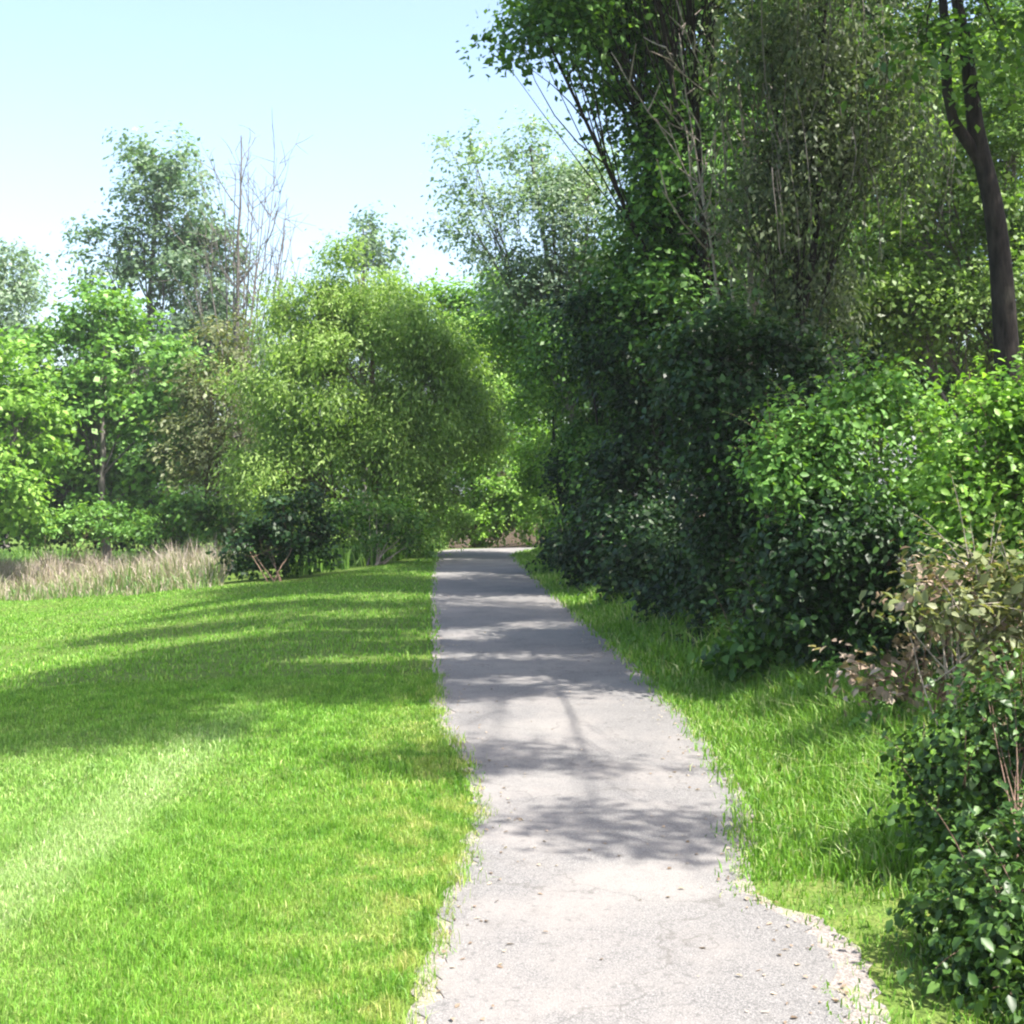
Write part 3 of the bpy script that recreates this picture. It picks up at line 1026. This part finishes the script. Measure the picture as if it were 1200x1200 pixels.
# the crooked trunk
TR = 11.0
trk = [P(1188, 760, TR), P(1186, 560, TR), P(1180, 412, TR), P(1176, 350, TR), P(1172, 300, TR), P(1165, 235, TR), P(1150, 185, TR), P(1140, 140, TR), P(1138, 95, TR), P(1130, 45, TR), P(1120, 0, TR), P(1105, -100, TR - .3), P(1085, -260, TR - .8), P(1060, -430, TR - 1.3)]
trk[0][2] = H(trk[0][0], trk[0][1]) - 0.2
crook_base = np.array([trk[0][0], trk[0][1], H(trk[0][0], trk[0][1])])
crook_blobs = [(2.0, 5.7, 9.0, 1.1, .45, .5, 1.1), (4.5, 4.7, 8.4, .8, .35, .4, .6), (1.4, 6.7, 9.2, 1.4, .55, .6, 1.6), (3.9, 7.2, 8.8, 1.2, .4, .5, 1.1),  # unseen boughs, flattened and placed to cast shadows on lawn, path and verge
               (2.2, 8.0, 9.2, 1.9, .6, .6, 1.6), (4.2, 8.6, 8.6, 1.2, .5, .6, 1.1), (1.3, 9.0, 9.0, 1.3, .5, .6, 1.5), (2.6, 9.9, 9.0, 1.8, .5, .6, 1.5), (4.6, 10.4, 8.4, 1.2, .5, .6, 1.0),
               (2.2, 11.2, 8.6, 1.3, .5, .6, 1.1), (4.0, 3.9, 6.4, .6, .35, .35, .5), (5.6, 11.0, 7.6, 1.1, .8, .7, .8), (5.7, 12.6, 7.6, 1.1, .8, .7, .9), (4.9, 8.9, 7.0, 1.0, .8, .6, .9), (3.6, 12.6, 8.6, 1.4, .5, .6, 1.4), (6.2, 9.4, 7.8, 1.1, .7, .6, 1.2)] + pxb(10.6, [(1170, 40, 40, 40, 0, .5), (1085, 50, 36, 44, 0, .5), (1150, 120, 22, 24, 0, .35)], .35)
crook = plant('crooked_tree', 'dark crooked tree trunk bending up to the left near the right frame edge', 'tree', crook_base, crook_blobs,
              M['lf_mid'], M['bark_dark'], L=0.085, W=0.055, lai=8.0, cr=0.27, seed=56, trunk_r=0.125, trunk=trk, hollow=0.2, twigs=0.5, limb_scale=0.5, limb_lo=18)
fk = Tubes()
fk.add(wob(np.array([P(1158, 205, TR), P(1138, 172, TR - .02), P(1118, 142, TR - .03), P(1110, 105, TR - .02), P(1109, 60, TR), P(1104, 0, TR + .1), P(1090, -90, TR + .3)]), 0.004, rng), np.linspace(0.058, 0.035, 7), 8)
link('limb', fk.mesh('limb'), M['bark_dark'], crook)
# sunlit foliage behind the trunk
plant('understory_tree', 'sunlit yellow-green tree seen behind the dark crooked trunk', 'tree', GB(1110, 17.5),
      pxb(17.5, [(1040, 330, 60, 60), (1100, 250, 60, 70), (1180, 200, 60, 90), (1190, 80, 60, 80), (1090, 120, 50, 80, 0, .5), (1160, 330, 70, 80), (1100, 390, 80, 50), (1230, 330, 60, 120), (1050, 230, 40, 50, 0, .6)]),
      M['lf_under'], M['bark_grey'], L=0.085, W=0.05, lai=4.4, cr=0.28, seed=57, trunk_r=0.1)
# deep background tree on the right so that no sky shows low down
plant('shade_tree', 'dense deep green tree filling the gap behind the draped tree and the snag', 'tree', GB(960, 24),
      pxb(24, [(900, 60, 110, 110), (1020, 80, 110, 120), (960, 240, 140, 110), (1050, 310, 90, 70), (980, 330, 90, 70), (1010, 200, 80, 70), (840, 300, 90, 100), (1100, 240, 100, 130), (1180, 120, 100, 140), (940, 400, 150, 110), (1120, 420, 120, 110), (800, 180, 60, 80), (980, -80, 180, 100)]),
      M['lf_mid'], M['bark_dark'], L=0.125, W=0.08, lai=6.0, cr=0.45, seed=58, trunk_r=0.25)
# the dark hedge of trees along the right of the path
hedge = [
    (30.0, 672, [(650, 430, 40, 50), (655, 370, 50, 46), (610, 385, 44, 44, 0, .8), (690, 400, 40, 60), (670, 500, 34, 60), (622, 455, 30, 46), (628, 535, 26, 50, 2)], 'lf_lime', 'farthest path-edge tree, yellow-green and sunlit, arching to the left over the path'),
    (24.5, 715, [(690, 390, 66, 46), (650, 430, 36, 40, 0, .8), (720, 470, 50, 66), (710, 570, 44, 60), (760, 420, 60, 80)], 'lf_mid', 'dark green tree leaning over the path where its shadow is deepest'),
    (19.5, 770, [(740, 400, 76, 66), (780, 500, 70, 80), (750, 590, 56, 70), (800, 640, 70, 60), (830, 430, 70, 80)], 'lf_dark', 'shaded dense tree midway along the path edge, leaf colour darkened almost to black for shade'),
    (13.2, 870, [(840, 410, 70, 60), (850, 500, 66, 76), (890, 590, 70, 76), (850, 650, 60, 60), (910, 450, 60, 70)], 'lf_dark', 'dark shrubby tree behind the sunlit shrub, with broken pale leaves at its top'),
]
for k, (d, bx, bl, mt, lb) in enumerate(hedge):
    plant('path_edge_tree', lb, 'tree', GB(bx, d), pxb(d, bl), M[mt], M['bark_dark'], L=0.09 if d > 14 else 0.07, W=0.056 if d > 14 else 0.045, lai=6.5, cr=0.3, seed=60 + k,
          trunk_r=0.09, stems=3, group='trees along the right edge of the path')
plant('brush_clump', 'low brush coloured shadow-dark under the dark path-edge trees', 'bush', GB(800, 14.2),
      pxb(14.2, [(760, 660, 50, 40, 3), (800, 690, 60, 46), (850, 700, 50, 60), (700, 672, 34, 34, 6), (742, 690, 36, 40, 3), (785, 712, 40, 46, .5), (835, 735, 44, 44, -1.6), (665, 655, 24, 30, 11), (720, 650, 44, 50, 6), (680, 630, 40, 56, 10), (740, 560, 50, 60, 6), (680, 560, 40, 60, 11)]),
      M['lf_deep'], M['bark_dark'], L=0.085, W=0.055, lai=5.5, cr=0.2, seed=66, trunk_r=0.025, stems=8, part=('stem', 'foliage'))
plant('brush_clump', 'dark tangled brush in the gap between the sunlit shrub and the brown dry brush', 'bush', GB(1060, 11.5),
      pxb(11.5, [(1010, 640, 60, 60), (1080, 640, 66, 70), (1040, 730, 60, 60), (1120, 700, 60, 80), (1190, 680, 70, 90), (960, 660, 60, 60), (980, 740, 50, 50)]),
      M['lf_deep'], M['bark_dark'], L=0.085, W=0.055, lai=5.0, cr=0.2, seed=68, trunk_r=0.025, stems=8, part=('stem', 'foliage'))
plant('brush_clump', 'leafy brush coloured shade-dark directly beneath the leaves of the sunlit mid-sized shrub', 'bush', GB(1000, 9.5),
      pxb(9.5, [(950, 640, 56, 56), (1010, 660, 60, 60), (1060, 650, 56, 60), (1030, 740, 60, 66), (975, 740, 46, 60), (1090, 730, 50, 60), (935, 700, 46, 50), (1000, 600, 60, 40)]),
      M['lf_dark'], M['bark_dark'], L=0.06, W=0.037, lai=4.5, cr=0.19, seed=69, trunk_r=0.02, stems=8, fine=True, part=('stem', 'foliage'), shoots=20)  # dark leaf colour stands in for shade beneath the sunlit shrub
plant('low_shrub', 'small sunlit yellow-green shrub on the right just before the path ends', 'bush', GB(640, 31),
      pxb(31, [(632, 600, 22, 30), (645, 560, 18, 26), (655, 620, 20, 24)]),
      M['lf_lime'], M['bark_brown'], L=0.1, W=0.065, lai=3.2, cr=0.18, seed=67, trunk_r=0.02, stems=5, part=('stem', 'foliage'))
# sunlit shrubs nearer the camera
plant('sunlit_shrub', 'sunlit mid-sized green shrub left of the tall bushes, in front of the dark trees', 'bush', GB(980, 9.8),
      pxb(9.8, [(955, 530, 60, 46), (1000, 490, 46, 44), (1045, 462, 38, 38), (1065, 555, 50, 50), (990, 570, 60, 46), (915, 555, 40, 40), (1098, 515, 30, 44)]),
      M['lf_bright'], M['bark_brown'], L=0.052, W=0.032, lai=5, cr=0.19, seed=71, shoots=60, trunk_r=0.03, stems=6, fine=True, part=('stem', 'foliage'))
plant('sunlit_shrub', 'tall bright yellow-green shrub at the right frame edge below the crooked trunk', 'bush', GB(1180, 8.2),
      pxb(8.2, [(1165, 482, 36, 40), (1210, 470, 40, 46), (1200, 540, 60, 60), (1130, 570, 50, 56), (1190, 620, 66, 70), (1240, 560, 70, 100), (1140, 660, 50, 50), (1200, 720, 70, 60)]),
      M['lf_lime'], M['bark_brown'], L=0.048, W=0.03, lai=4.8, cr=0.17, seed=72, shoots=60, trunk_r=0.03, stems=6, fine=True, part=('stem', 'foliage'))
plant('leafy_shrub', 'broad-leaved dark shrub at the grass edge with a few light upper leaves', 'bush', GB(915, 10.2),
      pxb(10.2, [(915, 740, 52, 50), (945, 700, 36, 36), (880, 750, 40, 44), (965, 760, 40, 40), (850, 765, 30, 34), (1000, 775, 36, 36)]),
      M['lf_mid'], M['bark_brown'], L=0.085, W=0.055, lai=4.0, cr=0.2, seed=73, shoots=30, trunk_r=0.02, stems=5, fine=True, part=('stem', 'foliage'))
# dead brush with dry leaves
DB = 7.6
dbase = GB(1085, DB)
dead = plant('dead_brush', 'brown dry brush with withered leaves and bare twigs above the glossy bush', 'bush', dbase,
             pxb(DB, [(1050, 780, 50, 34, 0, .7), (1110, 740, 56, 46, 0, .6), (1150, 780, 50, 44, 0, .6), (1090, 690, 40, 34, 0, .5), (1140, 690, 46, 40, 0, .5), (1020, 800, 36, 30, 0, .8), (1180, 730, 40, 60, 0, .5)]),
             M['lf_dry'], M['bark_brown'], L=0.055, W=0.034, lai=1.5, cr=0.15, seed=74, trunk_r=0.02, stems=9, fine=True, twigs=0.6, part=('stem', 'foliage'))
plant('bramble', 'mixed pale green bramble growing through the brown dry brush', 'bush', GB(1130, 7.2),
      pxb(7.2, [(1110, 690, 50, 40, 0, .8), (1170, 740, 60, 60, 0, .8), (1060, 730, 40, 40, 0, .6), (1210, 690, 50, 60)]),
      M['lf_olive'], M['twig_pale'], L=0.06, W=0.038, lai=2.4, cr=0.15, seed=75, shoots=40, trunk_r=0.014, stems=8, fine=True, part=('stem', 'foliage'))
# glossy bush in the corner
plant('glossy_bush', 'dark glossy-leaved bush filling the bottom right corner beside the path', 'bush', GB(1170, 5.2),
      pxb(5.2, [(1135, 890, 62, 70), (1195, 850, 66, 66), (1150, 1000, 62, 70), (1220, 980, 80, 110), (1160, 1060, 70, 80, -.9), (1195, 1120, 66, 80, -1.2), (1240, 1060, 70, 100, -1.1), (1225, 1190, 60, 60, -1.45)]),
      M['lf_ivy'], M['bark_brown'], L=0.036, W=0.024, lai=5.5, cr=0.11, seed=76, shoots=60, trunk_r=0.015, stems=7, fine=True, up=0.45, part=('stem', 'foliage'))
# weeds at the verge
wspots = [(900, 815, 'tall pale weed at the verge under the broad-leaved dark shrub'), (965, 830, 'bushy weed at the verge left of the brown dry brush'), (1030, 880, 'leafy weed at the verge beside the glossy bush')]
for k, (px, py, lb) in enumerate(wspots):
    b = G(px, py)
    plant('verge_weed', lb, 'weed', b, [(b[0], b[1], b[2] + .14, .13, .13, .14), (b[0] + .08, b[1], b[2] + .26, .1, .1, .1)],
          M['lf_bright'], M['lf_bright'], L=0.07, W=0.03, lai=2.6, cr=0.08, seed=80 + k, trunk_r=0.006, stems=4, fine=True,
          group='weeds on the right verge', part=('stem', 'foliage'))

# ------------------------------------------------------------------ summer air: one closed box of thin haze round everything
hm, hnt, hout = nt_new('air')
pv = hnt.nodes.new('ShaderNodeVolumePrincipled')
pv.inputs['Color'].default_value = (0.90, 0.96, 1.0, 1)
pv.inputs['Density'].default_value = 0.0006
pv.inputs['Anisotropy'].default_value = 0.2
hnt.links.new(pv.outputs[0], hout.inputs['Volume'])
hv = np.array([(x, y, z) for z in (-3.0, 22.0) for (x, y) in ((-420, -90), (420, -90), (420, 640), (-420, 640))], float)
hf = np.array([(3, 2, 1, 0), (4, 5, 6, 7), (0, 1, 5, 4), (1, 2, 6, 5), (2, 3, 7, 6), (3, 0, 4, 7)])
ho = link('haze', mesh_from('haze', hv, hf), hm)
ho['kind'] = 'stuff'
ho['label'] = 'thin bright summer haze in the air'
ho['category'] = 'haze'
cy.volume_bounces = 0
